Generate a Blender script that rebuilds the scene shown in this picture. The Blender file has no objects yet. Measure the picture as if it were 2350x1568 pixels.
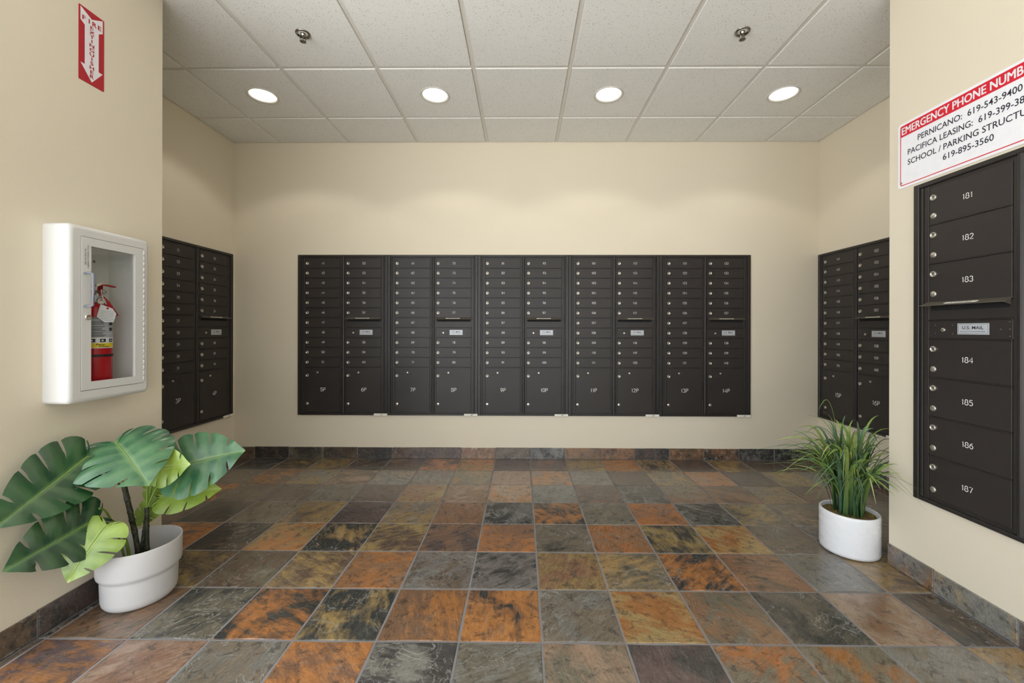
import bpy, bmesh, math, random
from mathutils import Vector, Matrix
PI = math.pi
rnd = random.Random(7)
SC = bpy.context.scene
COL = SC.collection

# ------------------------------------------------------------------ camera
cam_d = bpy.data.cameras.new('camera')
cam = bpy.data.objects.new('camera', cam_d)
COL.objects.link(cam)
cam_d.sensor_width = 36.0
cam_d.lens = 36.0 * 946.07 / 2350.0
cam_d.shift_x = -12.94 / 2350.0
cam_d.shift_y = -27.66 / 2350.0
cam_d.clip_start = 0.02
cam.matrix_world = (Matrix.Translation((0, 0, 1.1417)) @ Matrix.Rotation(0.0095, 4, 'Z')
                    @ Matrix.Rotation(PI / 2, 4, 'X') @ Matrix.Rotation(0.002, 4, 'Z'))
SC.camera = cam

# ------------------------------------------------------------------ world, lights, exposure
w = bpy.data.worlds.new('sky')
SC.world = w
w.use_nodes = True
bg = w.node_tree.nodes['Background']
bg.inputs[0].default_value = (0.86, 0.93, 1.0, 1)
bg.inputs[1].default_value = 2.2


def area(name, loc, aim, sx, sy, power, color):
    d = bpy.data.lights.new(name, 'AREA')
    d.shape = 'RECTANGLE'
    d.size, d.size_y, d.energy, d.color = sx, sy, power, color
    o = bpy.data.objects.new(name, d)
    COL.objects.link(o)
    o.location = loc
    o.rotation_euler = (Vector(aim) - Vector(loc)).to_track_quat('-Z', 'Z').to_euler()
    return o


area('entrance_daylight', (-1.95, -0.15, 1.30), (0.6, 0.35, 1.30), 2.7, 2.4, 62, (0.92, 0.965, 1.0))
area('front_fill', (0.0, -2.35, 0.80), (0.0, 3.0, 0.75), 3.4, 1.5, 36, (0.93, 0.97, 1.0))  # added fill at the open front to lift the back wall and recess
sun_d = bpy.data.lights.new('sun', 'SUN')
sun_d.energy = 36.0
sun_d.angle = 0.012
sun_d.color = (1.0, 0.98, 0.955)
sun = bpy.data.objects.new('sun', sun_d)
COL.objects.link(sun)
sun.rotation_euler = Vector((0.30, -0.20, -0.93)).to_track_quat('-Z', 'Y').to_euler()
LAMP = 6.0             # glow of each downlight lens
SPOT = 8.5            # light each downlight throws

SC.view_settings.view_transform = 'Standard'
SC.view_settings.look = 'None'
SC.view_settings.exposure = -0.24
SC.view_settings.gamma = 1.0
SC.view_settings.use_curve_mapping = False
SC.cycles.use_denoising = True
SC.cycles.use_adaptive_sampling = True
SC.cycles.adaptive_threshold = 0.05
SC.cycles.adaptive_min_samples = 16
SC.cycles.max_bounces = 8
SC.cycles.diffuse_bounces = 5
SC.cycles.glossy_bounces = 3
SC.cycles.sample_clamp_indirect = 6.0


# ------------------------------------------------------------------ material helpers
def lin(c):
    return tuple((v / 255 / 12.92) if v / 255 <= 0.04045 else ((v / 255 + 0.055) / 1.055) ** 2.4 for v in c)


def col4(c):
    return (*lin(c), 1)


class NT:
    def __init__(self, name):
        self.m = bpy.data.materials.new(name)
        self.m.use_nodes = True
        self.t = self.m.node_tree
        self.p = self.t.nodes['Principled BSDF']

    def n(self, typ, **kw):
        nd = self.t.nodes.new(typ)
        for k, v in kw.items():
            setattr(nd, k, v)
        return nd

    def link(self, a, b):
        self.t.links.new(a, b)

    def setin(self, nd, key, v):
        s = nd.inputs[key]
        if hasattr(v, 'is_linked'):
            self.link(v, s)
        else:
            s.default_value = v

    def noise(self, vec, scale, detail=4, rough=0.5, dist=0.0):
        nd = self.n('ShaderNodeTexNoise')
        if vec is not None:
            self.link(vec, nd.inputs['Vector'])
        nd.inputs['Scale'].default_value = scale
        nd.inputs['Detail'].default_value = detail
        nd.inputs['Roughness'].default_value = rough
        nd.inputs['Distortion'].default_value = dist
        return nd.outputs['Fac']

    def math(self, op, a, b=0.0, c=0.0, clamp=False):
        nd = self.n('ShaderNodeMath', operation=op, use_clamp=clamp)
        self.setin(nd, 0, a)
        self.setin(nd, 1, b)
        self.setin(nd, 2, c)
        return nd.outputs[0]

    def maprange(self, v, a, b, c=0.0, d=1.0):
        nd = self.n('ShaderNodeMapRange')
        self.setin(nd, 0, v)
        self.setin(nd, 1, a)
        self.setin(nd, 2, b)
        self.setin(nd, 3, c)
        self.setin(nd, 4, d)
        return nd.outputs[0]

    def mix(self, f, a, b, blend='MIX'):
        nd = self.n('ShaderNodeMix', data_type='RGBA', blend_type=blend)
        self.setin(nd, 0, f)
        self.setin(nd, 6, a)
        self.setin(nd, 7, b)
        return nd.outputs[2]

    def bump(self, h, strength, dist):
        nd = self.n('ShaderNodeBump')
        self.link(h, nd.inputs['Height'])
        nd.inputs['Strength'].default_value = strength
        nd.inputs['Distance'].default_value = dist
        self.link(nd.outputs[0], self.p.inputs['Normal'])

    def obj(self):
        return self.n('ShaderNodeTexCoord').outputs['Object']


def plain(name, c, rough=0.5, metal=0.0, spec=0.5, var=0.06, scale=30.0, bump=0.0):
    """procedural paint / metal / plastic: base colour with a faint noise in tone and gloss"""
    k = NT(name)
    v = k.obj()
    f = k.noise(v, scale, 3)
    dark = tuple(x * (1 - var) for x in lin(c)) + (1,)
    lite = tuple(min(1, x * (1 + var)) for x in lin(c)) + (1,)
    k.setin(k.p, 'Base Color', k.mix(f, dark, lite))
    k.setin(k.p, 'Roughness', k.maprange(f, 0.3, 0.7, rough * 0.92, min(1, rough * 1.08)))
    k.p.inputs['Metallic'].default_value = metal
    k.p.inputs['Specular IOR Level'].default_value = spec
    if bump:
        k.bump(k.noise(v, 220, 2), 0.35, bump)
    return k.m


def emit(name, c, s):
    k = NT(name)
    k.p.inputs['Base Color'].default_value = col4(c)
    k.p.inputs['Emission Color'].default_value = col4(c)
    k.p.inputs['Emission Strength'].default_value = s
    return k.m


def wall_paint():
    k = NT('cream_wall_paint')
    v = k.obj()
    f = k.noise(v, 1.3, 3)
    k.setin(k.p, 'Base Color', k.mix(f, col4((217, 208, 188)), col4((221, 212, 193))))
    k.p.inputs['Roughness'].default_value = 0.62
    k.p.inputs['Specular IOR Level'].default_value = 0.3
    k.bump(k.noise(v, 95, 4, 0.55), 0.25, 0.0016)
    return k.m


def slate():
    k = NT('multicolour_slate')
    v = k.obj()
    info = k.n('ShaderNodeObjectInfo')

    def att(nm, out='Fac'):
        a = k.n('ShaderNodeAttribute', attribute_type='OBJECT', attribute_name=nm)
        return a.outputs[out]
    rot = k.n('ShaderNodeVectorRotate', rotation_type='Z_AXIS')
    k.link(v, rot.inputs['Vector'])
    k.link(att('grain'), rot.inputs['Angle'])
    off = k.n('ShaderNodeCombineXYZ')
    for i, mlt in enumerate((37.0, 61.0, 23.0)):
        k.link(k.math('MULTIPLY', info.outputs['Random'], mlt), off.inputs[i])
    add = k.n('ShaderNodeVectorMath', operation='ADD')
    k.link(rot.outputs[0], add.inputs[0])
    k.link(off.outputs[0], add.inputs[1])
    iso = add.outputs[0]
    mul = k.n('ShaderNodeVectorMath', operation='MULTIPLY')
    k.link(iso, mul.inputs[0])
    mul.inputs[1].default_value = (0.42, 1.6, 1.0)
    st = mul.outputs[0]
    big = k.noise(iso, 5.5, 7, 0.62, 0.7)
    streak = k.noise(st, 22, 6, 0.62, 0.4)
    fine = k.noise(iso, 120, 5, 0.7)
    mul2 = k.n('ShaderNodeVectorMath', operation='MULTIPLY')
    k.link(iso, mul2.inputs[0])
    mul2.inputs[1].default_value = (0.30, 1.9, 1.0)
    hair = k.noise(mul2.outputs[0], 85, 6, 0.72, 0.3)
    mid = k.noise(iso, 26, 6, 0.68, 0.5)
    field = k.math('MULTIPLY_ADD', streak, 0.38, k.math('MULTIPLY', big, 0.72))
    share = att('share')                                   # how much of the second colour
    lo = k.math('SUBTRACT', 0.62, k.math('MULTIPLY', share, 0.22))
    patch = k.maprange(field, lo, k.math('ADD', lo, 0.13))
    base = k.mix(patch, att('stone', 'Color'), att('mineral', 'Color'))
    # mineral specks and darker clefts
    sp = k.maprange(mid, 0.54, 0.64)
    base = k.mix(k.math('MULTIPLY', sp, 0.62), base, col4((50, 48, 45)))
    sp2 = k.maprange(k.noise(st, 60, 5, 0.7), 0.56, 0.72)
    base = k.mix(k.math('MULTIPLY', sp2, 0.34), base, col4((150, 138, 118)))
    tone = k.math('MULTIPLY_ADD', hair, 0.95, k.math('MULTIPLY_ADD', streak, 0.95, k.math('MULTIPLY_ADD', fine, 0.7, -0.36)))
    base = k.mix(1.0, base, k.n_gray(tone), 'MULTIPLY')
    # thin pale cleft lines
    rid = k.math('ABSOLUTE', k.math('SUBTRACT', k.noise(iso, 8, 4, 0.55, 1.4), 0.5))
    broken = k.maprange(k.noise(iso, 6, 2), 0.42, 0.55)
    vein = k.math('MULTIPLY', k.math('MULTIPLY', k.maprange(rid, 0.016, 0.0), broken), att('vein'))
    base = k.mix(vein, base, col4((150, 148, 142)))
    k.setin(k.p, 'Base Color', base)
    rgh = k.math('MULTIPLY_ADD', mid, 0.22, k.math('MULTIPLY_ADD', fine, 0.08, 0.08))
    k.setin(k.p, 'Roughness', rgh)
    k.p.inputs['Specular IOR Level'].default_value = 0.5
    terr = k.n('ShaderNodeValToRGB')
    terr.color_ramp.interpolation = 'LINEAR'
    e = terr.color_ramp.elements
    e[0].position, e[0].color = 0.30, (0, 0, 0, 1)
    e[1].position, e[1].color = 0.72, (1, 1, 1, 1)
    for pos, val in ((0.44, 0.25), (0.455, 0.45), (0.54, 0.55), (0.555, 0.8)):
        x = e.new(pos)
        x.color = (val, val, val, 1)
    k.link(big, terr.inputs[0])
    h = k.math('MULTIPLY_ADD', hair, 0.35, k.math('MULTIPLY_ADD', streak, 1.0, k.math('MULTIPLY_ADD', fine, 0.18, k.math('MULTIPLY', terr.outputs[0], 0.8))))
    h = k.math('SUBTRACT', h, k.math('MULTIPLY', vein, 0.4))
    k.bump(h, 0.60, 0.0030)
    cb_ = k.n('ShaderNodeBump')
    k.link(h, cb_.inputs['Height'])
    cb_.inputs['Strength'].default_value = 0.25
    cb_.inputs['Distance'].default_value = 0.0022
    k.link(cb_.outputs[0], k.p.inputs['Coat Normal'])
    k.p.inputs['Coat Weight'].default_value = 0.55
    k.p.inputs['Coat Roughness'].default_value = 0.10
    return k.m


def n_gray(self, f):
    nd = self.n('ShaderNodeCombineColor')
    for i in range(3):
        self.link(f, nd.inputs[i])
    return nd.outputs[0]


NT.n_gray = n_gray


def ceiling_tile_mat():
    k = NT('mineral_fibre_tile')
    v = k.obj()
    vo = k.n('ShaderNodeTexVoronoi')
    k.link(v, vo.inputs['Vector'])
    vo.inputs['Scale'].default_value = 95
    pick = k.maprange(k.noise(v, 55, 2), 0.46, 0.56)
    hole = k.math('MULTIPLY', k.maprange(vo.outputs['Distance'], 0.24, 0.14), pick)
    worm = k.math('MULTIPLY', k.maprange(k.noise(v, 210, 2), 0.62, 0.70), 0.6)
    hole = k.math('MAXIMUM', hole, worm)
    tone = k.mix(k.noise(v, 3, 3), col4((227, 228, 226)), col4((232, 233, 231)))
    k.setin(k.p, 'Base Color', k.mix(k.math('MULTIPLY', hole, 0.75), tone, col4((110, 106, 98))))
    k.p.inputs['Roughness'].default_value = 0.9
    k.p.inputs['Specular IOR Level'].default_value = 0.15
    k.bump(k.math('SUBTRACT', k.math('MULTIPLY', k.noise(v, 300, 3), 0.3), hole), 0.5, 0.0012)
    return k.m


def leaf_mat(name, deep, pale, rough):
    k = NT(name)
    v = k.obj()
    a = k.n('ShaderNodeAttribute', attribute_type='GEOMETRY', attribute_name='vein').outputs['Fac']
    f = k.noise(v, 9, 4, 0.5)
    c = k.mix(k.maprange(f, 0.35, 0.7), col4(deep), col4(pale))
    lite = tuple(min(255, int(x * 0.6 + y * 0.4)) for x, y in zip(pale, (215, 225, 160)))
    c = k.mix(k.math('MULTIPLY', a, 0.65), c, col4(lite))
    k.setin(k.p, 'Base Color', c)
    k.p.inputs['Roughness'].default_value = rough
    k.p.inputs['Specular IOR Level'].default_value = 0.7
    k.bump(k.math('MULTIPLY_ADD', a, -0.6, k.noise(v, 60, 3)), 0.25, 0.0015)
    return k.m


def blade_mat(name, root, tip):
    k = NT(name)
    a = k.n('ShaderNodeAttribute', attribute_type='GEOMETRY', attribute_name='along').outputs['Fac']
    f = k.noise(k.obj(), 14, 3)
    c = k.mix(k.maprange(k.math('MULTIPLY_ADD', f, 0.5, a), 0.35, 1.1), col4(root), col4(tip))
    k.setin(k.p, 'Base Color', c)
    k.p.inputs['Roughness'].default_value = 0.42
    return k.m


def moss_mat():
    k = NT('dry_moss')
    v = k.obj()
    f = k.noise(v, 60, 5, 0.7)
    c = k.mix(k.maprange(f, 0.35, 0.65), col4((84, 74, 32)), col4((150, 134, 62)))
    k.setin(k.p, 'Base Color', k.mix(k.maprange(k.noise(v, 18, 3), 0.45, 0.6), c, col4((120, 96, 66))))
    k.p.inputs['Roughness'].default_value = 0.95
    k.bump(f, 0.9, 0.006)
    return k.m


def stem_mat():
    k = NT('dark_segmented_stem')
    v = k.obj()
    f = k.noise(v, 70, 5, 0.7)
    k.setin(k.p, 'Base Color', k.mix(k.maprange(f, 0.45, 0.65), col4((30, 32, 24)), col4((70, 74, 44))))
    k.p.inputs['Roughness'].default_value = 0.6
    k.bump(f, 0.5, 0.002)
    return k.m


def glass_mat():
    k = NT('clear_glass')
    tr = k.n('ShaderNodeBsdfTransparent')
    tr.inputs[0].default_value = (0.96, 0.97, 0.97, 1)
    gl = k.n('ShaderNodeBsdfGlossy')
    gl.inputs['Roughness'].default_value = 0.03
    lw = k.n('ShaderNodeLayerWeight')
    lw.inputs[0].default_value = 0.5
    refl = k.math('MULTIPLY_ADD', k.math('POWER', lw.outputs['Facing'], 5.0), 0.9, 0.04)
    mx = k.n('ShaderNodeMixShader')
    k.link(refl, mx.inputs[0])
    k.link(tr.outputs[0], mx.inputs[1])
    k.link(gl.outputs[0], mx.inputs[2])
    k.link(mx.outputs[0], k.t.nodes['Material Output'].inputs[0])
    return k.m


M = {
    'wall': wall_paint(),
    'slate': slate(),
    'grout': plain('grey_grout', (128, 126, 128), 0.85, var=0.15, scale=60),
    'pave': plain('pale_concrete', (168, 164, 156), 0.9, var=0.1, scale=4),
    'ctile': ceiling_tile_mat(),
    'grid': plain('white_grid_enamel', (216, 214, 207), 0.5),
    'slab': plain('plenum_grey', (120, 120, 118), 0.9),
    'bronze': plain('dark_bronze_powder_coat', (49, 45, 43), 0.40, spec=0.36, var=0.10, scale=6, bump=0.0003),
    'bronze_trim': plain('dark_bronze_trim', (45, 42, 40), 0.36, spec=0.40, var=0.10, scale=6, bump=0.0003),
    'hood': plain('worn_bronze_hood', (82, 76, 66), 0.34, spec=0.6, var=0.15, scale=20),
    'slot': plain('black_slot', (12, 12, 12), 0.8),
    'silver': plain('satin_nickel', (205, 200, 190), 0.32, metal=0.85),
    'keyhole': plain('dark_keyhole', (60, 58, 54), 0.6),
    'rivet': plain('bronze_rivet', (74, 69, 66), 0.3, metal=0.3),
    'engrave': plain('white_engraved_fill', (226, 224, 220), 0.6),
    'plate': plain('silver_plate', (190, 194, 200), 0.45, metal=0.25),
    'ink': plain('dark_ink', (38, 40, 52), 0.7),
    'sticker': plain('white_sticker', (224, 221, 210), 0.6),
    'sign_white': plain('white_sign_face', (232, 233, 238), 0.35),
    'sign_red': plain('red_sign_print', (206, 24, 48), 0.35),
    'decal_red': plain('red_vinyl', (172, 14, 32), 0.4),
    'decal_white': plain('white_vinyl', (226, 224, 228), 0.4),
    'cab': plain('white_cabinet_enamel', (208, 208, 206), 0.35, var=0.01),
    'cab_in': plain('white_cabinet_inside', (222, 222, 218), 0.5),
    'glass': glass_mat(),
    'grey_plastic': plain('grey_plastic', (112, 118, 128), 0.45),
    'ext_red': plain('fire_red_enamel', (178, 10, 24), 0.22),
    'ext_label': plain('grey_label', (172, 172, 176), 0.45),
    'yellow': plain('yellow_label', (236, 208, 20), 0.45),
    'black': plain('black_rubber', (22, 24, 26), 0.5),
    'steel': plain('steel', (150, 148, 144), 0.3, metal=0.9),
    'chrome': plain('aged_chrome', (150, 146, 138), 0.2, metal=1.0),
    'tag': plain('paper_tag', (224, 224, 226), 0.8),
    'pot_l': plain('warm_white_plastic', (198, 197, 197), 0.42, var=0.01),
    'pot_r': plain('white_glaze', (226, 227, 230), 0.28, var=0.008),
    'foot': plain('unglazed_clay', (150, 132, 112), 0.9),
    'moss': moss_mat(),
    'stem': stem_mat(),
    'petiole': plain('green_petiole', (112, 140, 52), 0.5, var=0.2),
    'leaf_deep': leaf_mat('deep_green_leaf', (18, 54, 32), (36, 82, 42), 0.22),
    'leaf_mid': leaf_mat('sheen_green_leaf', (38, 84, 58), (78, 122, 82), 0.26),  # upper leaves: sheen put into the colour as a paler blue-green
    'leaf_lime': leaf_mat('lime_leaf', (98, 126, 34), (140, 164, 62), 0.36),
    'blade1': blade_mat('blue_green_blade', (34, 66, 48), (96, 126, 92)),
    'blade2': blade_mat('grass_green_blade', (50, 88, 40), (140, 168, 82)),
    'blade3': blade_mat('olive_blade', (62, 86, 40), (150, 164, 92)),
    'trim_white': plain('white_lamp_trim', (205, 204, 198), 0.4),
    'reflector': plain('white_reflector', (240, 240, 236), 0.35),
    'lens': emit('lit_lens', (255, 244, 226), LAMP),
}


# ------------------------------------------------------------------ geometry helpers
class MB:
    """collects shapes for ONE mesh object"""

    def __init__(self):
        self.v, self.f, self.i, self.s = [], [], [], []

    def add(self, vs, fs, mi=0, smooth=False):
        o = len(self.v)
        self.v += [tuple(p) for p in vs]
        for f in fs:
            self.f.append([o + q for q in f])
            self.i.append(mi)
            self.s.append(smooth)
        return self

    def box(self, x0, x1, y0, y1, z0, z1, mi=0):
        vs = [(x, y, z) for z in (z0, z1) for y in (y0, y1) for x in (x0, x1)]
        return self.add(vs, [(0, 2, 3, 1), (4, 5, 7, 6), (0, 1, 5, 4), (2, 6, 7, 3), (0, 4, 6, 2), (1, 3, 7, 5)], mi)

    def fbox(self, x0, x1, z0, z1, yb, yf, c, mi=0):
        """box whose front (-y) edges are chamfered by c"""
        a = [(x0, yb, z0), (x1, yb, z0), (x1, yb, z1), (x0, yb, z1)]
        b = [(x0, yf + c, z0), (x1, yf + c, z0), (x1, yf + c, z1), (x0, yf + c, z1)]
        d = [(x0 + c, yf, z0 + c), (x1 - c, yf, z0 + c), (x1 - c, yf, z1 - c), (x0 + c, yf, z1 - c)]
        fs = [(3, 2, 1, 0), (8, 9, 10, 11)]
        for r in (0, 4):
            for q in range(4):
                fs.append((r + q, r + (q + 1) % 4, r + 4 + (q + 1) % 4, r + 4 + q))
        return self.add(a + b + d, fs, mi)

    def loft(self, rings, mi=0, cap0=False, cap1=False, smooth=True, closed=True):
        n = len(rings[0])
        vs = [p for r in rings for p in r]
        fs = []
        for a in range(len(rings) - 1):
            for q in range(n if closed else n - 1):
                fs.append((a * n + q, a * n + (q + 1) % n, (a + 1) * n + (q + 1) % n, (a + 1) * n + q))
        self.add(vs, fs, mi, smooth)
        if cap0:
            self.add(rings[0], [list(range(n))[::-1]], mi)
        if cap1:
            self.add(rings[-1], [list(range(n))], mi)
        return self

    def lathe(self, prof, n=24, at=(0, 0, 0), axis='z', mi=0, cap0=False, cap1=False, smooth=True):
        rings = []
        for r, h in prof:
            ring = []
            for q in range(n):
                a = 2 * PI * q / n
                x, y = r * math.cos(a), r * math.sin(a)
                if axis == 'z':
                    p = (x, y, h)
                elif axis == '-y':
                    p = (x, -h, y)
                else:
                    p = (h, x, y)
                ring.append((p[0] + at[0], p[1] + at[1], p[2] + at[2]))
            rings.append(ring)
        return self.loft(rings, mi, cap0, cap1, smooth)

    def tube(self, pts, rad, n=8, mi=0, caps=True):
        pts = [Vector(p) for p in pts]
        rads = rad if isinstance(rad, (list, tuple)) else [rad] * len(pts)
        rings = []
        up = None
        for k, p in enumerate(pts):
            t = (pts[min(k + 1, len(pts) - 1)] - pts[max(k - 1, 0)]).normalized()
            if up is None:
                up = t.orthogonal().normalized()
            up = (up - t * up.dot(t)).normalized()
            sd = t.cross(up)
            rings.append([p + (up * math.cos(2 * PI * q / n) + sd * math.sin(2 * PI * q / n)) * rads[k] for q in range(n)])
        return self.loft(rings, mi, caps, caps)

    def mesh(self, name, mats):
        me = bpy.data.meshes.new(name)
        me.from_pydata(self.v, [], self.f)
        for m in (mats if isinstance(mats, (list, tuple)) else [mats]):
            me.materials.append(M[m])
        me.polygons.foreach_set('material_index', self.i)
        me.polygons.foreach_set('use_smooth', self.s)
        me.update()
        return me

    def build(self, name, mats, parent=None, loc=(0, 0, 0), rot=(0, 0, 0)):
        return put(name, self.mesh(name, mats), parent, loc, rot)


def put(name, me, parent=None, loc=(0, 0, 0), rot=(0, 0, 0)):
    o = bpy.data.objects.new(name, me)
    COL.objects.link(o)
    o.parent = parent
    o.location = loc
    o.rotation_euler = rot
    return o


def tag(o, label=None, cat=None, group=None, kind=None):
    for k_, v_ in (('label', label), ('category', cat), ('group', group), ('kind', kind)):
        if v_:
            o[k_] = v_
    return o


def empty(name, loc, rz=0.0):
    return put(name, None, None, loc, (0, 0, rz))


_text = {}


def text_mesh(body, height, mat, bold=0.0, squeeze=1.0, shear=0.0, space=1.0):
    """centred lettering in the x-z plane facing -y, cap height = height"""
    key = (body, height, mat, bold, squeeze, shear, space)
    if key in _text:
        return _text[key]
    cu = bpy.data.curves.new('lettering', 'FONT')
    cu.body = body
    cu.size = height / 0.7
    cu.align_x = 'LEFT'
    cu.offset = bold * height if bold < .025 else 0.0
    cu.space_character = space
    cu.resolution_u = 3
    o = bpy.data.objects.new('lettering', cu)
    COL.objects.link(o)
    bpy.context.view_layer.update()
    me = bpy.data.meshes.new_from_object(o.evaluated_get(bpy.context.evaluated_depsgraph_get()))
    bpy.data.objects.remove(o)
    xs = [v.co.x for v in me.vertices]
    cx = (min(xs) + max(xs)) / 2
    for v in me.vertices:
        x, y = v.co.x, v.co.y
        v.co = ((x - cx) * squeeze + shear * y, 0.0, y - height / 2)
    if bold >= .025:          # heavy lettering: strokes thickened by overlaid, slightly shifted layers
        src, fs = [v.co.copy() for v in me.vertices], [list(p.vertices) for p in me.polygons]
        heavy = MB()
        for q, (dx, dz) in enumerate(((-1, -.5), (1, -.5), (-1, .5), (1, .5), (0, 0))):
            heavy.add([(c.x + dx * bold * height, -.00002 * q, c.z + dz * bold * height) for c in src], fs)
        me = heavy.mesh('lettering', mat)
    me.materials.clear()
    me.materials.append(M[mat])
    me.name = 'lettering'
    _text[key] = me
    return me


def arc(cx, cy, rx, ry, a0, a1, n=8):
    return [(cx + rx * math.cos(math.radians(a0 + (a1 - a0) * q / n)), cy + ry * math.sin(math.radians(a0 + (a1 - a0) * q / n)))
            for q in range(n + 1)]


GLYPH = {   # single-stroke engraving characters, unit height
    '0': [arc(.31, .5, .29, .5, 90, 450, 16)],
    '1': [[(.08, .80), (.24, 1.0), (.24, 0)]],
    '2': [arc(.30, .72, .28, .28, 170, -35, 8) + [(.02, 0), (.60, 0)]],
    '3': [arc(.28, .74, .26, .26, 155, -90, 8), arc(.28, .25, .30, .25, 90, -155, 8)],
    '4': [[(.46, 0), (.46, 1.0), (.0, .30), (.62, .30)]],
    '5': [[(.54, 1.0), (.10, 1.0), (.05, .56)] + arc(.28, .32, .30, .32, 120, -150, 9)],
    '6': [arc(.30, .31, .28, .31, 90, 450, 12), arc(.62, .36, .60, .62, 100, 180, 6)],
    '7': [[(.02, 1.0), (.58, 1.0), (.20, 0)]],
    '8': [arc(.30, .75, .24, .25, 90, 450, 12), arc(.30, .26, .30, .26, 90, 450, 12)],
    '9': [arc(.30, .69, .28, .31, 90, 450, 12), arc(-.02, .64, .60, .62, -80, 0, 6)],
    'P': [[(.06, 0), (.06, 1.0), (.34, 1.0)] + arc(.34, .73, .26, .27, 90, -90, 8) + [(.06, .46)]],
}
GW = {'1': .40}


def stroke_mesh(txt, h, wd):
    mb = MB()
    tot = sum(GW.get(c, .62) + .17 for c in txt) - .17
    x = -tot / 2
    for c in txt:
        for pl in GLYPH[c]:
            pts = [Vector((x + a, b - .5)) for a, b in pl]
            L, R = [], []
            for q, p in enumerate(pts):
                t = pts[min(q + 1, len(pts) - 1)] - pts[max(q - 1, 0)]
                t.normalize()
                nn = Vector((-t.y, t.x)) * (wd / 2)
                L.append(p + nn)
                R.append(p - nn)
            n = len(pts)
            vs = [(p.x * h, 0, p.y * h) for p in L + R]
            mb.add(vs, [(q, n + q, n + q + 1, q + 1) for q in range(n - 1)])
        x += GW.get(c, .62) + .17
    return mb.mesh('engraved_number', 'engrave')


# ------------------------------------------------------------------ room dimensions (metres)
XL, XR = -2.55, 2.60            # alcove side walls
NL, NR = -1.79, 1.80            # nearer side walls
YB = 3.635                      # back wall
YN = 2.035                      # where the nearer walls end
YF = -2.4                       # open front behind the camera
YJ = 1.38                       # jamb of the entrance on the left
ZC = 2.7966                     # ceiling grid
T = 0.3048
FX0, FY0 = -1.142, 3.6375       # floor grid
CX0, CY0 = -1.527, 2.593        # ceiling grid
TOP = 2.93


def struct(o, label, cat):
    return tag(o, label, cat, kind='structure')


# --- walls
struct(MB().box(XL - .12, XR + .12, YB, YB + .12, -.05, TOP).build('wall_back', 'wall'),
       'cream painted back wall behind the long row of mailboxes', 'wall')
struct(MB().box(XL - .12, XL, YN, YB, -.05, TOP).build('wall_left_recess', 'wall'),
       'cream side wall at the left end of the recess, carrying boxes 21 to 40', 'wall')
struct(MB().box(XR, XR + .12, YN, YB, -.05, TOP).build('wall_right_recess', 'wall'),
       'cream side wall at the right end of the recess, carrying boxes 141 to 160', 'wall')
HY0, HY1, HZ0, HZ1 = 1.562, 1.836, 0.893, 1.508      # hole for the extinguisher cabinet
mb = MB()
mb.box(XL - .12, NL, YJ, HY0, -.05, TOP).box(XL - .12, NL, HY1, YN, -.05, TOP)
mb.box(XL - .12, NL, HY0, HY1, -.05, HZ0).box(XL - .12, NL, HY0, HY1, HZ1, TOP)
struct(mb.build('wall_left', 'wall'), 'near left cream wall carrying the white fire extinguisher cabinet', 'wall')
struct(MB().box(NR, XR + .12, YF, YN, -.05, TOP).build('wall_right', 'wall'),
       'near right cream wall carrying the phone number sign and boxes 181 to 187', 'wall')

# --- ground outside the entrance
struct(MB().box(-14, 14, -14, 8, -.12, -.06).build('ground', 'pave'), 'pale paving outside the entrance', 'ground')

# --- floor: grout bed and slate tiles
floor = MB().box(XL - .12, XR + .12, YF, YB + .12, -.05, -.0022).build('floor', 'grout')
struct(floor, 'multicoloured slate tile floor with grey grout joints', 'floor')
PAL = {'O': (168, 113, 66), 'T': (132, 100, 76), 'G': (112, 104, 90), 'D': (60, 60, 59), 'B': (100, 84, 70),
       'Y': (150, 126, 84), 'P': (90, 76, 73), 'S': (118, 116, 111), 'K': (150, 126, 107)}
ROWS = [
    'B D BY YB DB B OB YO PB TB YG O DY P BY B B P',
    'B G BO YS KB SK GS YG K KO S PB GY KO PB YG S B',
    'B BO GB GB SG PB YT TK KO S PT DS TG BT YG B G B',
    'B B BD GB YB PD GY T DS OD SG OT DS GY GK B G B',
    'B B OB DB OY DY BY PT OT GD OT DY OY GB SD B G B',
    'B B BD YB GB BY OT SB DS TY GY DO BT SG BY B B B',
    'B B DB BT GD OD DY TO OD GS OY TG GD KT DB B B B',
    'B B PB OP TK SG TO DS GS KG PD OG OG SG YS B B B',
    'B B B T G O B D GY P T S OD G B B B B',
    'B B B D O G S T B K D P G O B B B B',
    'B B B S B D OG G P T SG K D B B B B B',
    'B B B G T S B D K O P G T S B B B B',
]


def slate_props(o, code, share=None):
    a = code[0]
    b = code[1] if len(code) > 1 else {'O': 'T', 'T': 'B', 'G': 'S', 'D': 'S', 'B': 'T', 'Y': 'G', 'P': 'B', 'S': 'G', 'K': 'T'}[a]
    def j(c):
        g_ = rnd.uniform(.84, 1.14)
        return tuple(x * g_ * rnd.uniform(.96, 1.04) for x in lin(PAL[c]))
    o['stone'] = list(j(a))
    o['mineral'] = list(j(b))
    o['share'] = share if share is not None else (rnd.uniform(.45, .75) if len(code) > 1 else rnd.uniform(.1, .35))
    o['grain'] = rnd.uniform(0, PI)
    o['vein'] = rnd.uniform(.55, 1.0) if a in 'DSG' else rnd.uniform(.1, .4)


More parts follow.
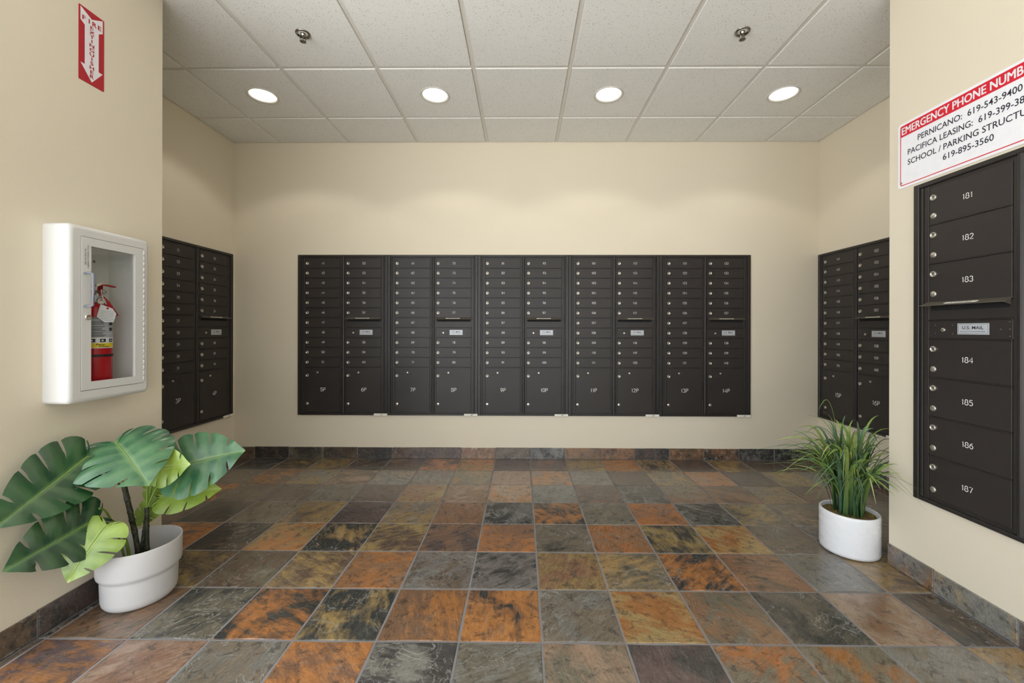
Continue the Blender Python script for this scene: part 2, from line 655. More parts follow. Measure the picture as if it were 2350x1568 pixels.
def tile_mesh(wx, wy, seed):
    """one slate: split edges slightly uneven, top a little warped, edges eased"""
    r = random.Random(seed)
    c = 0.0035
    th = .012
    n = 4
    def edge(p, q):
        return [(p[0] + (q[0] - p[0]) * k_ / n, p[1] + (q[1] - p[1]) * k_ / n) for k_ in range(n)]
    hx, hy = wx / 2, wy / 2
    cor = [(-hx, -hy), (hx, -hy), (hx, hy), (-hx, hy)]
    out = []
    for k_ in range(4):
        out += edge(cor[k_], cor[(k_ + 1) % 4])
    rim = []
    for k_, (x, y) in enumerate(out):
        d = 0.0 if k_ % n == 0 else r.uniform(0, .0022)
        rim.append((x * (1 - d / hx), y * (1 - d / hy)))
    bot = [(x, y, -th) for x, y in rim]
    mid = [(x, y, -.0022 + r.uniform(-.0006, .0004)) for x, y in rim]
    top = [(x * (1 - c / hx), y * (1 - c / hy), r.uniform(-.0007, .0005)) for x, y in rim]
    mb_ = MB()
    mb_.loft([bot, mid], smooth=False)
    mb_.loft([mid, top], smooth=True)
    m_ = len(top)
    mb_.add(top + [(0, 0, .0002)], [(q, (q + 1) % m_, m_) for q in range(m_)], 0, True)
    return mb_.mesh('slate_tile', 'slate')


GAP = 0.0055
full = [tile_mesh(T - GAP, T - GAP, s) for s in range(10)]
for r_, row in enumerate(ROWS):
    for c_, code in enumerate(row.split()):
        k_ = c_ - 5
        x0, x1 = FX0 + k_ * T, FX0 + (k_ + 1) * T
        y1, y0 = FY0 - r_ * T, FY0 - (r_ + 1) * T
        side = x0 < NL + .009 - .001 or x1 > NR - .009 + .001
        if side and y1 > YN:
            if y0 < YN + .009 and (x1 <= NL + .009 or x0 >= NR - .009):
                y0 = YN + .009
        elif side:
            x0, x1 = max(x0, NL + .009), min(x1, NR - .009)
        x0, x1, y1 = max(x0, XL + .009), min(x1, XR - .009), min(y1, YB - .009)
        if x1 - x0 < .018 or y1 - y0 < .018:
            continue
        if abs(x1 - x0 - T) < 1e-4 and abs(y1 - y0 - T) < 1e-4:
            me, rz = rnd.choice(full), rnd.choice((0, PI / 2, PI, -PI / 2))
        else:
            me, rz = tile_mesh(x1 - x0 - GAP, y1 - y0 - GAP, r_ * 50 + c_), 0
        o = put('tile', me, floor, ((x0 + x1) / 2, (y0 + y1) / 2, rnd.uniform(-.0004, .0004)), (0, 0, rz))
        slate_props(o, code)

# --- slate baseboards
def base_piece(ln, seed):
    r = random.Random(seed)
    mb_ = MB()
    hx = ln / 2
    c = .0025
    h = .0985 + r.uniform(-.0015, .0015)
    return mb_.fbox(-hx, hx, .001, h, -.0005, -.0088 + r.uniform(-.0006, .0006), c).mesh('slate_skirting', 'slate')


def skirting(name, label, start, direction, length, rz, cuts, codes):
    p = MB().fbox(.004, length - .004, .0, .094, -.0004, -.0055, .001).build(name, 'grout', None, start, (0, 0, rz))
    struct(p, label, 'baseboard')
    for q in range(len(cuts) - 1):
        a, b = cuts[q], cuts[q + 1]
        if b - a < .012:
            continue
        o = put('tile', base_piece(b - a - .004, q + len(name)), p, ((a + b) / 2, 0, 0))
        slate_props(o, codes[q % len(codes)])
    return p


def cuts_x(x0, x1):
    return [x0] + [FX0 + k_ * T for k_ in range(-6, 14) if x0 + .01 < FX0 + k_ * T < x1 - .01] + [x1]


cb = cuts_x(XL, XR)
skirting('baseboard_back', 'dark slate tile baseboard along the back wall', (XL, YB, 0), None, XR - XL, 0,
         [c - XL for c in cb], 'TB BD GD BD PD PB PB TK GB SD TB BT PD BT DT D D DB'.split())
cl = [0] + [YB - .009 - YN - k_ * T for k_ in range(5, 0, -1)] + [YB - .009 - YN]
cl = [c for c in cl if c >= 0]
skirting('baseboard_left_recess', 'slate baseboard below boxes 21 to 40 in the left recess', (XL, YN, 0), None, YB - .009 - YN, PI / 2, cl, ['BD', 'TB', 'DB', 'PB'])
skirting('baseboard_right_recess', 'slate baseboard below boxes 141 to 160 behind the grass plant', (XR, YB - .009, 0), None, YB - .009 - YN, -PI / 2,
         [0] + [T * k_ for k_ in range(1, 6)] + [YB - .009 - YN], ['DB', 'PD', 'DB', 'BD'])
cn = sorted([FY0 - k_ * T for k_ in range(5, 9) if YJ < FY0 - k_ * T < YN])
skirting('baseboard_left', 'dark slate baseboard below the fire extinguisher cabinet', (NL, YJ, 0), None, YN - YJ, PI / 2,
         [0] + [c - YJ for c in cn] + [YN - YJ], ['DB', 'PD', 'PB', 'DB'])
ys = [YN] + [FY0 - k_ * T for k_ in range(6, 14)]
skirting('baseboard_right', 'blue grey slate baseboard below boxes 181 to 187', (NR, YN, 0), None, YN - ys[-1], -PI / 2,
         [YN - y for y in ys], ['ST', 'SY', 'PS', 'GD', 'SB'])
skirting('baseboard_left_return', 'short slate baseboard round the corner behind the near left wall', (NL, YN, 0), None, NL - XL - .009, PI,
         [0, T, 2 * T, NL - XL - .009], ['DB', 'BD'])
skirting('baseboard_right_return', 'short slate baseboard round the corner behind the near right wall', (XR - .009, YN, 0), None, XR - NR - .009, PI,
         [0, .2, .2 + T, XR - NR - .009], ['DB', 'ST'])

# --- ceiling: slab, tegular tiles, exposed grid
ceil = MB().box(XL - .12, XR + .12, YF, YB + .12, TOP, TOP + .08).build('ceiling', 'slab')
struct(ceil, 'suspended ceiling of white speckled tiles in an exposed grid', 'ceiling')
CT = 2 * T
BAR = .012                      # half width of a grid bar
DROP = .0065                    # tile faces hang below the bars
LAMPS = [(CX0 + (k_ - .5) * CT, CY0 + CT / 2) for k_ in (0, 2, 4, 6)]
SPR = [(CX0 + .5 * CT, CY0 - CT / 2), (CX0 + 4.5 * CT, CY0 - CT / 2)]


def ctile_mesh(wx, wy, hole=0.0):
    zb, zt = ZC - DROP, ZC + .010
    c = .002
    mb_ = MB()
    hx, hy = wx / 2, wy / 2
    if not hole:
        vs = []
        for z, d in ((zt, 0), (zb + c, 0), (zb, c)):
            vs.append([(-hx + d, -hy + d, z), (-hx + d, hy - d, z), (hx - d, hy - d, z), (hx - d, -hy + d, z)])
        return mb_.loft(vs, 0, True, True, False).mesh('ceiling_tile', 'ctile')
    n = 48
    sq, ci = [], []
    for q in range(n):
        a = 2 * PI * q / n
        ca, sa = math.cos(a), math.sin(a)
        t = min(hx / max(1e-9, abs(ca)), hy / max(1e-9, abs(sa)))
        sq.append((ca * t, sa * t))
        ci.append((ca * hole, sa * hole))
    rings = [[(x, y, zt) for x, y in ci], [(x, y, zb) for x, y in ci], [(x, y, zb) for x, y in sq], [(x, y, zt) for x, y in sq]]
    return mb_.loft(rings, 0, smooth=False).mesh('ceiling_tile', 'ctile')


_ct = {}
xs_l = [CX0 + k_ * CT for k_ in range(-3, 9)]
ys_l = [CY0 + k_ * CT for k_ in range(-8, 3)]
for i in range(len(xs_l) - 1):
    for j in range(len(ys_l) - 1):
        x0, x1, y0, y1 = xs_l[i], xs_l[i + 1], ys_l[j], ys_l[j + 1]
        cx_, cy_ = (x0 + x1) / 2, (y0 + y1) / 2
        if y1 <= YN + .02:
            x0, x1 = max(x0, NL), min(x1, NR)
        elif y0 < YN and (x0 < NL or x1 > NR):
            y0 = YN
        x0, x1, y1, y0 = max(x0, XL), min(x1, XR), min(y1, YB), max(y0, YF)
        if x1 - x0 < .05 or y1 - y0 < .05:
            continue
        a0, a1 = x0 + BAR + .0015, x1 - BAR - .0015
        b0, b1 = y0 + BAR + .0015, y1 - BAR - .0015
        hole = .096 if any(abs(cx_ - lx) < .01 and abs(cy_ - ly) < .01 for lx, ly in LAMPS) else 0
        key = (round(a1 - a0, 4), round(b1 - b0, 4), hole)
        if key not in _ct:
            _ct[key] = ctile_mesh(*key)
        o = put('ceiling_tile', _ct[key], ceil, ((a0 + a1) / 2, (b0 + b1) / 2, 0))
        # shift each tile's pattern a little so neighbours differ
        if not hole and rnd.random() < .5 and abs(key[0] - key[1]) < 1e-4:
            o.rotation_euler.z = PI
for x in xs_l:
    if XL < x < XR:
        y0 = YN if (x < NL or x > NR) else YF
        MB().box(x - BAR, x + BAR, y0, YB, ZC, ZC + .004).build('grid_bar', 'grid', ceil)
for y in ys_l:
    if YF < y < YB:
        a, b = (XL, XR) if y > YN else (NL, NR)
        cut = [a] + [x for x in xs_l if a < x < b] + [b]
        for q in range(len(cut) - 1):
            MB().box(cut[q] + BAR, cut[q + 1] - BAR, y - BAR, y + BAR, ZC + .0004, ZC + .004).build('grid_bar', 'grid', ceil)
for a in ((XL, XR, YB - BAR, YB), (XL, XL + BAR, YN, YB), (XR - BAR, XR, YN, YB), (NL, NL + BAR, YJ, YN), (NR - BAR, NR, YF, YN)):
    MB().box(*a, ZC - .001, ZC + .004).build('wall_angle', 'grid', ceil)


# ------------------------------------------------------------------ recessed downlights
ring_me = MB().lathe([(.1035, ZC - DROP), (.1035, ZC - DROP - .002), (.101, ZC - DROP - .004), (.095, ZC - DROP - .0045), (.0875, ZC - DROP - .001), (.0855, ZC - DROP + .004)], 48).mesh('trim_ring', 'trim_white')
refl_me = MB().lathe([(.0856, ZC - DROP + .0035), (.078, ZC + .045)], 48).mesh('reflector', 'reflector')
lens_me = MB().lathe([(.0778, ZC + .044), (.0, ZC + .0435)], 48).mesh('lens', 'lens')
can_me = MB().lathe([(.0945, ZC - .004), (.0945, ZC + .06), (.0, ZC + .0605)], 32).mesh('housing', 'slab')
where = ['leftmost, above boxes 41 to 60', 'second from the left, above boxes 61 to 100', 'third from the left, above boxes 101 to 120',
         'rightmost, above boxes 132 to 140']
for (lx, ly), wd in zip(LAMPS, where):
    e_ = empty('downlight', (lx, ly, 0))
    tag(e_, 'lit round recessed ceiling downlight, ' + wd, 'ceiling light', 'row of four recessed downlights')
    for nm, me in (('trim_ring', ring_me), ('reflector', refl_me), ('lens', lens_me), ('housing', can_me)):
        put(nm, me, e_)
    ld = bpy.data.lights.new('downlight_beam', 'SPOT')
    ld.energy, ld.color = SPOT, (1.0, 0.95, 0.88)
    ld.spot_size, ld.spot_blend, ld.shadow_soft_size = math.radians(126), 0.22, 0.05
    lo = bpy.data.objects.new('downlight_beam', ld)
    COL.objects.link(lo)
    lo.parent = e_
    lo.location = (0, 0, ZC - DROP - .008)

# ------------------------------------------------------------------ fire sprinklers
zc = ZC - DROP
cup = MB().lathe([(.040, zc), (.040, zc - .003), (.036, zc - .007), (.028, zc - .004), (.020, zc + .004)], 32).mesh('escutcheon', 'chrome')
body_me = MB().lathe([(.013, zc + .006), (.013, zc - .010), (.009, zc - .013), (.009, zc - .016), (.0, zc - .0161)], 16).mesh('body', 'chrome')
arm_me = MB()
for s in (-1, 1):
    arm_me.tube([(s * .010, 0, zc - .010), (s * .016, 0, zc - .022), (s * .013, 0, zc - .036), (0, 0, zc - .043)], .0028, 8)
arm_me = arm_me.mesh('frame_arms', 'chrome')
bulb_me = MB().tube([(0, 0, zc - .015), (0, 0, zc - .041)], .0027, 8).mesh('fusible_link', 'steel')
dm = MB().lathe([(.004, zc - .041), (.004, zc - .046), (.0, zc - .047)], 10)
for q in range(12):
    a = 2 * PI * q / 12
    ca, sa = math.cos(a), math.sin(a)
    pts = [(.003, -.0022), (.017, -.0034), (.017, .0034), (.003, .0022)]
    lo = [(x * ca - y * sa, x * sa + y * ca, zc - .0455) for x, y in pts]
    hi = [(x, y, z + .0012) for x, y, z in lo]
    dm.loft([lo, hi], 0, True, True, False)
defl_me = dm.mesh('deflector', 'chrome')
for (sx, sy), wd in zip(SPR, ('left', 'right')):
    e_ = empty('fire_sprinkler', (sx, sy, 0), .5)
    tag(e_, f'small chrome pendent fire sprinkler in the {wd} half of the ceiling', 'sprinkler', 'ceiling fire sprinklers')
    for nm, me in (('escutcheon', cup), ('body', body_me), ('frame_arms', arm_me), ('fusible_link', bulb_me), ('deflector', defl_me)):
        put(nm, me, e_)

# ------------------------------------------------------------------ mailbox units
UW, UH, UZ = 0.796, 1.414, 0.383
C1, C2 = (.068, .373), (.430, .735)             # the two door columns
L0, PITCH = 1.298, 0.0875
LINES = [L0 - PITCH * k_ for k_ in range(11)]
YD = -.0075                                      # door face
RID = -.0115                                     # shelf lips
_dm = {}


def door_mesh(wd, ht):
    key = (round(wd, 4), round(ht, 4))
    if key not in _dm:
        m_ = MB().fbox(-wd / 2, wd / 2, -ht / 2, ht / 2, -.002, YD, .0012)
        _dm[key] = m_.mesh('door', 'bronze')
    return _dm[key]


lk = MB().lathe([(.0128, 0), (.0128, .0055), (.0115, .0068), (.0085, .0062), (.0080, .0050), (.0, .0050)], 24, (0, 0, 0), '-y')
lk.box(-.0011, .0011, -.0053, -.0049, -.0045, .0045, 1)
lock_me = lk.mesh('lock', ['silver', 'keyhole'])
plug_me = MB().lathe([(.0125, 0), (.0125, .0035), (.0105, .0050), (.0, .0056)], 24, (0, 0, 0), '-y').mesh('plug', 'silver')
sk = MB().lathe([(.0082, 0), (.0082, .0042), (.0070, .0050), (.0, .0044)], 20, (0, 0, 0), '-y')
sk.box(-.0009, .0009, -.0049, -.0046, -.0035, .0035, 1)
small_lock_me = sk.mesh('carrier_lock', ['silver', 'keyhole'])


def rivets_mesh(pts):
    m_ = MB()
    for x, z in pts:
        m_.lathe([(.0034, 0), (.0030, .0012), (.0016, .0022), (.0, .0024)], 10, (x, 0, z), '-y')
    return m_.mesh('rivets', 'rivet')


riv_parcel = rivets_mesh([(-.036, .0155), (.036, .0155), (-.036, -.0155), (.036, -.0155)])
riv_carrier = rivets_mesh([(-.034, .0175), (.038, .0175), (-.034, -.0175), (.038, -.0175), (.210, 0)])
riv_edge = rivets_mesh([(.0, .028), (.0, 0), (.0, -.026)])
strip_me = MB().fbox(-.062, .062, -.0065, .0065, 0, -.0006, .0002).mesh('label_strip', 'sticker')
out_txt = text_mesh('OUTGOING MAIL', .0075, 'ink', .01)
pl = MB().fbox(-.0575, .0575, -.0225, .0225, 0, -.0010, .0003)
pl.add([(-.054, -.00104, -.019), (.054, -.00104, -.019), (.054, -.00104, .019), (-.054, -.00104, .019),
        (-.053, -.00104, -.018), (.053, -.00104, -.018), (.053, -.00104, .018), (-.053, -.00104, .018)],
       [(0, 1, 5, 4), (1, 2, 6, 5), (2, 3, 7, 6), (3, 0, 4, 7)], 1)
plate_me = pl.mesh('mail_plate', ['plate', 'ink'])
us_txt = text_mesh('U.S. MAIL', .0125, 'ink', .018, 1.08)
ap_txt = text_mesh('APPROVED BY THE POSTMASTER GENERAL', .0042, 'ink', .0, .80)
hx0, hx1 = -.163, .163
hd = MB()
prof = [(-.004, .004), (-.010, .002), (-.040, -.013), (-.0405, -.0148), (-.010, -.0012), (-.004, -.0005)]
l_ = [(hx0 + (.0 if k_ in (2, 3) else .006), y, z) for k_, (y, z) in enumerate(prof)]
r2_ = [(hx1 - (.0 if k_ in (2, 3) else .006), y, z) for k_, (y, z) in enumerate(prof)]
hd.loft([l_, r2_], 0, True, True, False)
for s in (-1, 1):
    hd.add([(s * .150, -.004, -.001), (s * .150, -.034, -.0145), (s * .150, -.004, -.024),
            (s * .148, -.004, -.001), (s * .148, -.034, -.0145), (s * .148, -.004, -.024)],
           [(0, 1, 2), (5, 4, 3), (0, 3, 4, 1), (1, 4, 5, 2), (2, 5, 3, 0)])
hood_me = hd.mesh('mail_slot_hood', 'hood')
slot_me = MB().fbox(-.146, .146, -.012, .012, -.001, -.0015, .0004).mesh('slot', 'slot')
stick_me = MB().fbox(-.0595, .0595, -.0098, .0098, 0, -.0006, .0002).mesh('sticker', 'sticker')
af_txt = text_mesh('AF', .012, 'ink', .02, 1.0, .35)

# unit carcass meshes, shared by every two-column unit
fr = MB()
TW = .026
P = -.015
for x0, x1, z0, z1 in ((0, TW, 0, UH), (UW - TW, UW, 0, UH), (TW, UW - TW, UH - .019, UH), (TW, UW - TW, 0, .0165)):
    fr.fbox(x0 + .0006, x1 - .0006, z0, z1, 0, P, .0018)
frame_me = fr.mesh('trim_frame', 'bronze_trim')
cz0, cz1 = .0165, UH - .019
bd = MB()
bd.box(TW, UW - TW, -.0025, 0, cz0, cz1)
for x0, x1, y in ((TW + .004, TW + .014, -.010), (TW + .018, C1[0] - .004, -.0065), (C1[1] + .004, .389, -.0065), (.416, C2[0] - .004, -.0065),
                  (C2[1] + .004, UW - TW - .012, -.0065), (UW - TW - .009, UW - TW - .003, -.010)):
    bd.fbox(x0, x1, cz0 + .002, cz1 - .002, -.002, y, .001)
body_unit = bd.mesh('carcass', 'bronze')
ml = MB()
half = [(.391, -.002), (.391, -.009), (.394, -.0135), (.399, -.0155), (.404, -.0155), (.409, -.0135), (.412, -.009), (.412, -.002)]
ml.loft([[(x, y, cz0 + .001) for x, y in half], [(x, y, cz1 - .001) for x, y in half]], 0, True, True, False)
mull_me = ml.mesh('centre_post', 'bronze_trim')
_lip = {}


def lip(parent, c, z):
    key = round(c[1] - c[0], 4)
    if key not in _lip:
        hw = key / 2 + .003
        _lip[key] = MB().fbox(-hw, hw, -.0022, .0022, -.002, RID, .0008).mesh('shelf_lip', 'bronze_trim')
    put('shelf_lip', _lip[key], parent, ((c[0] + c[1]) / 2, 0, z))


def mk_door(parent, c, z0, z1, num=None, numh=.0185, name='door', locks=(), plugs=(), nz=None):
    cx_ = (c[0] + c[1]) / 2
    cz_ = (z0 + z1) / 2
    d = put(name, door_mesh(c[1] - c[0], z1 - z0), parent, (cx_, 0, cz_))
    for x, z in locks:
        put('lock', lock_me, d, (x - cx_, YD, z - cz_), (0, rnd.uniform(-.5, .5), 0))
    for x, z in plugs:
        put('plug', plug_me, d, (x - cx_, YD, z - cz_))
    if num:
        n_ = put('engraved_number', stroke_mesh(num, numh, .13), d, (.002 + rnd.uniform(-.001, .001), YD - .0004, (nz - cz_) if nz else .001))
        tag(n_, f'white engraved number {num}')
    return d


def outgoing(parent, c, zt, zm, zb):
    """mail slot under a hood (zt..zm) and the carrier's lock panel with its plate (zm..zb)"""
    cx_ = (c[0] + c[1]) / 2
    h = put('mail_slot_hood', hood_me, parent, (cx_, -.003, zt))
    ang = math.atan2(.015, .030)
    for me, nm, dy in ((strip_me, 'label_strip', .0), (out_txt, 'lettering', -.0008)):
        put(nm, me, h, (-.004, -.026 + dy * math.sin(ang), -.0058 - dy * math.cos(ang)), (-(PI / 2 - ang), 0, 0))
    f = put('mail_slot_flap', door_mesh(c[1] - c[0] + .012, zt - zm - .005), parent, (cx_, .002, (zt + zm) / 2))
    put('slot', slot_me, f, (0, YD - .0006, (zt - zm) / 2 - .022))
    lip(parent, c, zm)
    d = put('carrier_panel', door_mesh(c[1] - c[0] + .006, zm - zb - .005), parent, (cx_, 0, (zm + zb) / 2))
    put('rivets', riv_carrier, d, (-.093, YD, 0))
    put('rivets', riv_edge, d, (.146, YD, 0))
    put('carrier_lock', small_lock_me, d, (-.092, YD, -.002), (0, .5, 0))
    p_ = put('mail_plate', plate_me, d, (.022, YD, .002))
    put('lettering', us_txt, p_, (0, -.0013, .005))
    put('lettering', ap_txt, p_, (0, -.0013, -.0105))


def base_unit(loc, rz, label, group=None):
    u = empty('mailbox_unit', loc, rz)
    tag(u, label, 'mailbox', group)
    put('trim_frame', frame_me, u)
    put('carcass', body_unit, u)
    put('centre_post', mull_me, u)
    return u


def parcel(u, c, num, zt=LINES[10], zb=.027):
    d = mk_door(u, c, zb + .002, zt - .0026, num, .031, 'parcel_door', [(c[0] + .0155, zt - .074)], [(c[0] + .0155, zb + .072)], (zt + zb) / 2)
    cx_, cz_ = (c[0] + c[1]) / 2, (zb + .002 + zt - .0026) / 2
    put('rivets', riv_parcel, d, (c[0] + .107 - cx_, YD, zt - .0465 - cz_))
    put('carrier_lock', small_lock_me, d, (c[0] + .107 - cx_, YD, zt - .0475 - cz_), (0, .6, 0))
    MB().fbox(-.0045, .0045, -.036, .036, -.002, -.0105, .001).build('hinge', 'bronze_trim', d, ((c[1] - c[0]) / 2 + .0065, 0, .0))
    return d


def unit20(loc, rz, n0, p0, label, group):
    u = base_unit(loc, rz, label, group)
    tops = [UH - .033] + LINES[:-1]
    for k_ in range(11):
        zt, zb = tops[k_], LINES[k_]
        mk_door(u, C1, zb + .0026, zt - .0026, str(n0 + k_), locks=[(C1[0] + .0155, (zt + zb) / 2 - .001)])
        lip(u, C1, zb)
    parcel(u, C1, f'{p0}P')
    n = n0 + 11
    for k_ in range(11):
        zt, zb = tops[k_], LINES[k_]
        if k_ == 6:
            outgoing(u, C2, LINES[5], LINES[6], LINES[7])
            lip(u, C2, LINES[7])
        if k_ in (6, 7):
            continue
        mk_door(u, C2, zb + .0026, zt - .0026, str(n), locks=[(C2[0] + .0155, (zt + zb) / 2 - .001)])
        lip(u, C2, zb)
        n += 1
    parcel(u, C2, f'{p0 + 1}P')
    s = put('sticker', stick_me, u, (UW - .0600, P - .0002, .0060))
    put('lettering', af_txt, s, (.006, -.0009, 0))
    return u


G = 'dark bronze wall mailbox units'
bx0 = -1.977
for k_ in range(5):
    n0 = 41 + 20 * k_
    which = ('leftmost', 'second from the left', 'middle', 'second from the right', 'rightmost')[k_]
    unit20((bx0 + UW * k_, YB, UZ), 0, n0, 5 + 2 * k_,
           f'{which} mailbox unit of five on the back wall, boxes {n0} to {n0 + 19}', G)
unit20((XL, YB - .033 - UW, UZ), PI / 2, 21, 3, 'dark bronze mailbox unit on the left recess wall numbered 21 to 40', G)
unit20((XR, YB - .012, UZ), -PI / 2, 141, 15, 'dark bronze mailbox unit behind the grass plant numbered 141 to 160', G)

# the nearest unit: seven tall doors
u = base_unit((NR, 1.897, UZ), -PI / 2, 'nearest dark bronze mailbox unit below the phone number sign, numbered 181 to 187', G)
zs = [1.765, 1.602, 1.432, 1.262, 1.185, 1.106, .936, .765, .593, .412]
zs = [z - UZ for z in zs]
num = 181
for q in range(len(zs) - 1):
    if q == 3:
        outgoing(u, C1, zs[3], zs[4], zs[5])
        lip(u, C1, zs[5])
    if q in (3, 4):
        continue
    zt, zb = zs[q], zs[q + 1]
    mk_door(u, C1, zb + .0026, zt - .0026, str(num), .0215, locks=[(C1[0] + .0185, zt - .046)], plugs=[(C1[0] + .0185, zb + .037)])
    if q < len(zs) - 2:
        lip(u, C1, zb)
    num += 1
zm = .70
for zt, zb in ((UH - .033, zm), (zm, .027)):
    mk_door(u, C2, zb + .002, zt - .0026, None, name='parcel_door', locks=[(C2[0] + .0155, zt - .074)], plugs=[(C2[0] + .0155, zb + .072)])
lip(u, C2, zm)

# ------------------------------------------------------------------ emergency phone sign (near right wall)
SY0, SW, SZ0, SH = 1.986, .610, 1.811, .305
sg = empty('phone_number_sign', (NR, SY0, SZ0), -PI / 2)
tag(sg, 'white sign with a red heading listing emergency phone numbers', 'sign')


def rrect(x0, x1, z0, z1, r, n=6):
    pts = []
    for cx_, cz_, a in ((x1 - r, z0 + r, -90), (x1 - r, z1 - r, 0), (x0 + r, z1 - r, 90), (x0 + r, z0 + r, 180)):
        pts += arc(cx_, cz_, r, r, a, a + 90, n)
    return pts


rr = rrect(0, SW, 0, SH, .016)
MB().loft([[(x, -.0006, z) for x, z in rr], [(x, -.0035, z) for x, z in rr]], 0, True, True, False).build('panel', 'sign_white', sg)
o_, i_ = rrect(.0115, SW - .0115, .0115, SH - .0115, .010), rrect(.0155, SW - .0155, .0155, SH - .0155, .007)
MB().loft([[(x, -.0037, z) for x, z in o_], [(x, -.0037, z) for x, z in i_]], 0, smooth=False).build('border', 'sign_red', sg)
hb = [(x, z) for x, z in rrect(.0115, SW - .0115, SH - .064, SH - .0115, .008)]
hb = [(x, max(z, SH - .064)) for x, z in hb]
MB().add([(x, -.0039, z) for x, z in hb], [list(range(len(hb)))]).build('heading_band', 'sign_red', sg)


def sign_line(body, x_left, width, z, h, mat, bold, shear=0.0):
    me = text_mesh(body, h, mat, bold)
    xs = [v.co.x for v in me.vertices]
    w0 = max(xs) - min(xs)
    me = text_mesh(body, h, mat, bold, width / w0, shear)
    return put('lettering', me, sg, (x_left + width / 2, -.0042, z))


sign_line('EMERGENCY PHONE NUMBERS', .020, .532, SH - .0375, .033, 'decal_white', .032)
sign_line('PERNICANO:  619-543-9400', .098, .392, .2065, .0255, 'ink', .012)
sign_line('PACIFICA LEASING:  619-399-38', .050, .446, .1600, .0255, 'ink', .012)
sign_line('SCHOOL / PARKING STRUCTURE', .050, .490, .1130, .0255, 'ink', .012)
sign_line('619-895-3560', .210, .190, .0690, .0255, 'ink', .012)
for z in (.026, SH - .026):
    MB().lathe([(.0045, .0036), (.004, .0055), (.0, .0062)], 12, (.0185, 0, z), '-y').build('screw', 'steel', sg)

# ------------------------------------------------------------------ fire extinguisher decal (near left wall)
FW, FH = .101, .303
fd = empty('fire_extinguisher_sign', (NL, 1.646, 2.153), PI / 2)
tag(fd, 'red and white fire extinguisher arrow sign high on the left wall', 'sign')
rr = rrect(0, FW, 0, FH, .003, 2)
MB().loft([[(x, -.0004, z) for x, z in rr], [(x, -.0016, z) for x, z in rr]], 0, True, True, False).build('panel', 'decal_red', fd)
ar = [(.06, .015), (.06, .195), (.225, .235), (.225, .765), (.06, .765), (.5, .962), (.94, .765), (.775, .765), (.775, .235), (.94, .195), (.94, .015), (.5, .10)]
vs = [(s * FW, -.0018, FH * (1 - t)) for s, t in ar]
MB().add(vs, [(0, 1, 2, 11), (2, 8, 9, 11), (11, 9, 10), (2, 3, 7, 8), (4, 5, 3), (3, 5, 7), (7, 5, 6)]).build('arrow', 'decal_white', fd)
for k_, ch in enumerate('FIRE'):
    put('lettering', text_mesh(ch, .0180, 'decal_red', .055, 1.15), fd, (FW * (.19 + .205 * k_), -.0021, FH * .853))
for k_, ch in enumerate('EXTINGUISHER'):
    put('lettering', text_mesh(ch, .0140, 'decal_red', .055, 1.4), fd, (FW * .5, -.0021, FH * (.782 - .0605 * k_)))

# ------------------------------------------------------------------ fire extinguisher cabinet
# local frame: x along the wall (towards the back of the room), y into the wall, front is -y
CYL, CW = 1.523, .336
cab = empty('extinguisher_cabinet', (NL, CYL, 0), PI / 2)
tag(cab, 'white enamel fire extinguisher cabinet with a glazed door on the left wall', 'cabinet')
ZB, ZT = .856, 1.540
DX0, DX1, DZ0, DZ1 = .045, .304, .902, 1.497          # door
GX0, GX1, GZ0, GZ1 = .080, .265, .933, 1.465          # glazing
FY = -.098                                            # front face


def rr3(ins, y, r):
    return [(x, y, z) for x, z in rrect(ins, CW - ins, ZB + ins, ZT - ins, r, 5)]


tr = MB()
opening = [(x, z) for x, z in rrect(DX0 - .002, DX1 + .002, DZ0 - .002, DZ1 + .002, .002, 5)]
tr.loft([rr3(.0, 0, .016), rr3(0, FY + .016, .016), rr3(.0013, FY + .010, .016), rr3(.005, FY + .0045, .016), rr3(.011, FY + .001, .014),
         rr3(.016, FY, .012)], 0)
tr.loft([rr3(.016, FY, .012), [(x, FY, z) for x, z in opening], [(x, FY + .014, z) for x, z in opening]], 0, smooth=False)
tr.build('trim', 'cab', cab)
BY = .052                                              # back of the tub behind the wall face
tb = MB()
ox0, ox1, oz0, oz1 = .050, .300, .905, 1.494
rings = [[(ox0, y, oz0), (ox1, y, oz0), (ox1, y, oz1), (ox0, y, oz1)] for y in (FY + .014, BY)]
tb.loft(rings, 0, False, True, False)
tb.build('tub', 'cab_in', cab)
dr = MB()
a_ = [(DX0, DZ0), (DX1, DZ0), (DX1, DZ1), (DX0, DZ1)]
b_ = [(GX0, GZ0), (GX1, GZ0), (GX1, GZ1), (GX0, GZ1)]
q4 = lambda pts, y: [(x, y, z) for x, z in pts]
dr.loft([q4(b_, FY + .012), q4(a_, FY + .012), q4(a_, FY - .002), q4(b_, FY - .002), q4(b_, FY + .012)], 0, smooth=False)
door = dr.build('door', 'cab', cab)
MB().box(GX0 - .004, GX1 + .004, FY + .006, FY + .009, GZ0 - .004, GZ1 + .004).build('glass_pane', 'glass', door)
hg = MB()
for k_ in range(24):
    z = DZ0 + .006 + k_ * (DZ1 - DZ0 - .012) / 24
    hg.lathe([(.0, z), (.0032, z), (.0032, z + .0215), (.0, z + .0215)], 8, (DX1 + .0005, FY - .002, 0))
hg.build('piano_hinge', 'cab', door)
hx = .066
hb_ = MB()
hz0, hz1 = 1.228, 1.357
hb_.tube([(hx - .010, FY - .002, hz0), (hx - .010, FY - .022, hz0), (hx - .006, FY - .030, hz0 + .003), (hx - .006, FY - .031, (hz0 + hz1) / 2),
          (hx - .006, FY - .030, hz1 - .003), (hx - .010, FY - .022, hz1), (hx - .010, FY - .002, hz1)], .0046, 8)
hb_.build('pull_handle', 'grey_plastic', door)
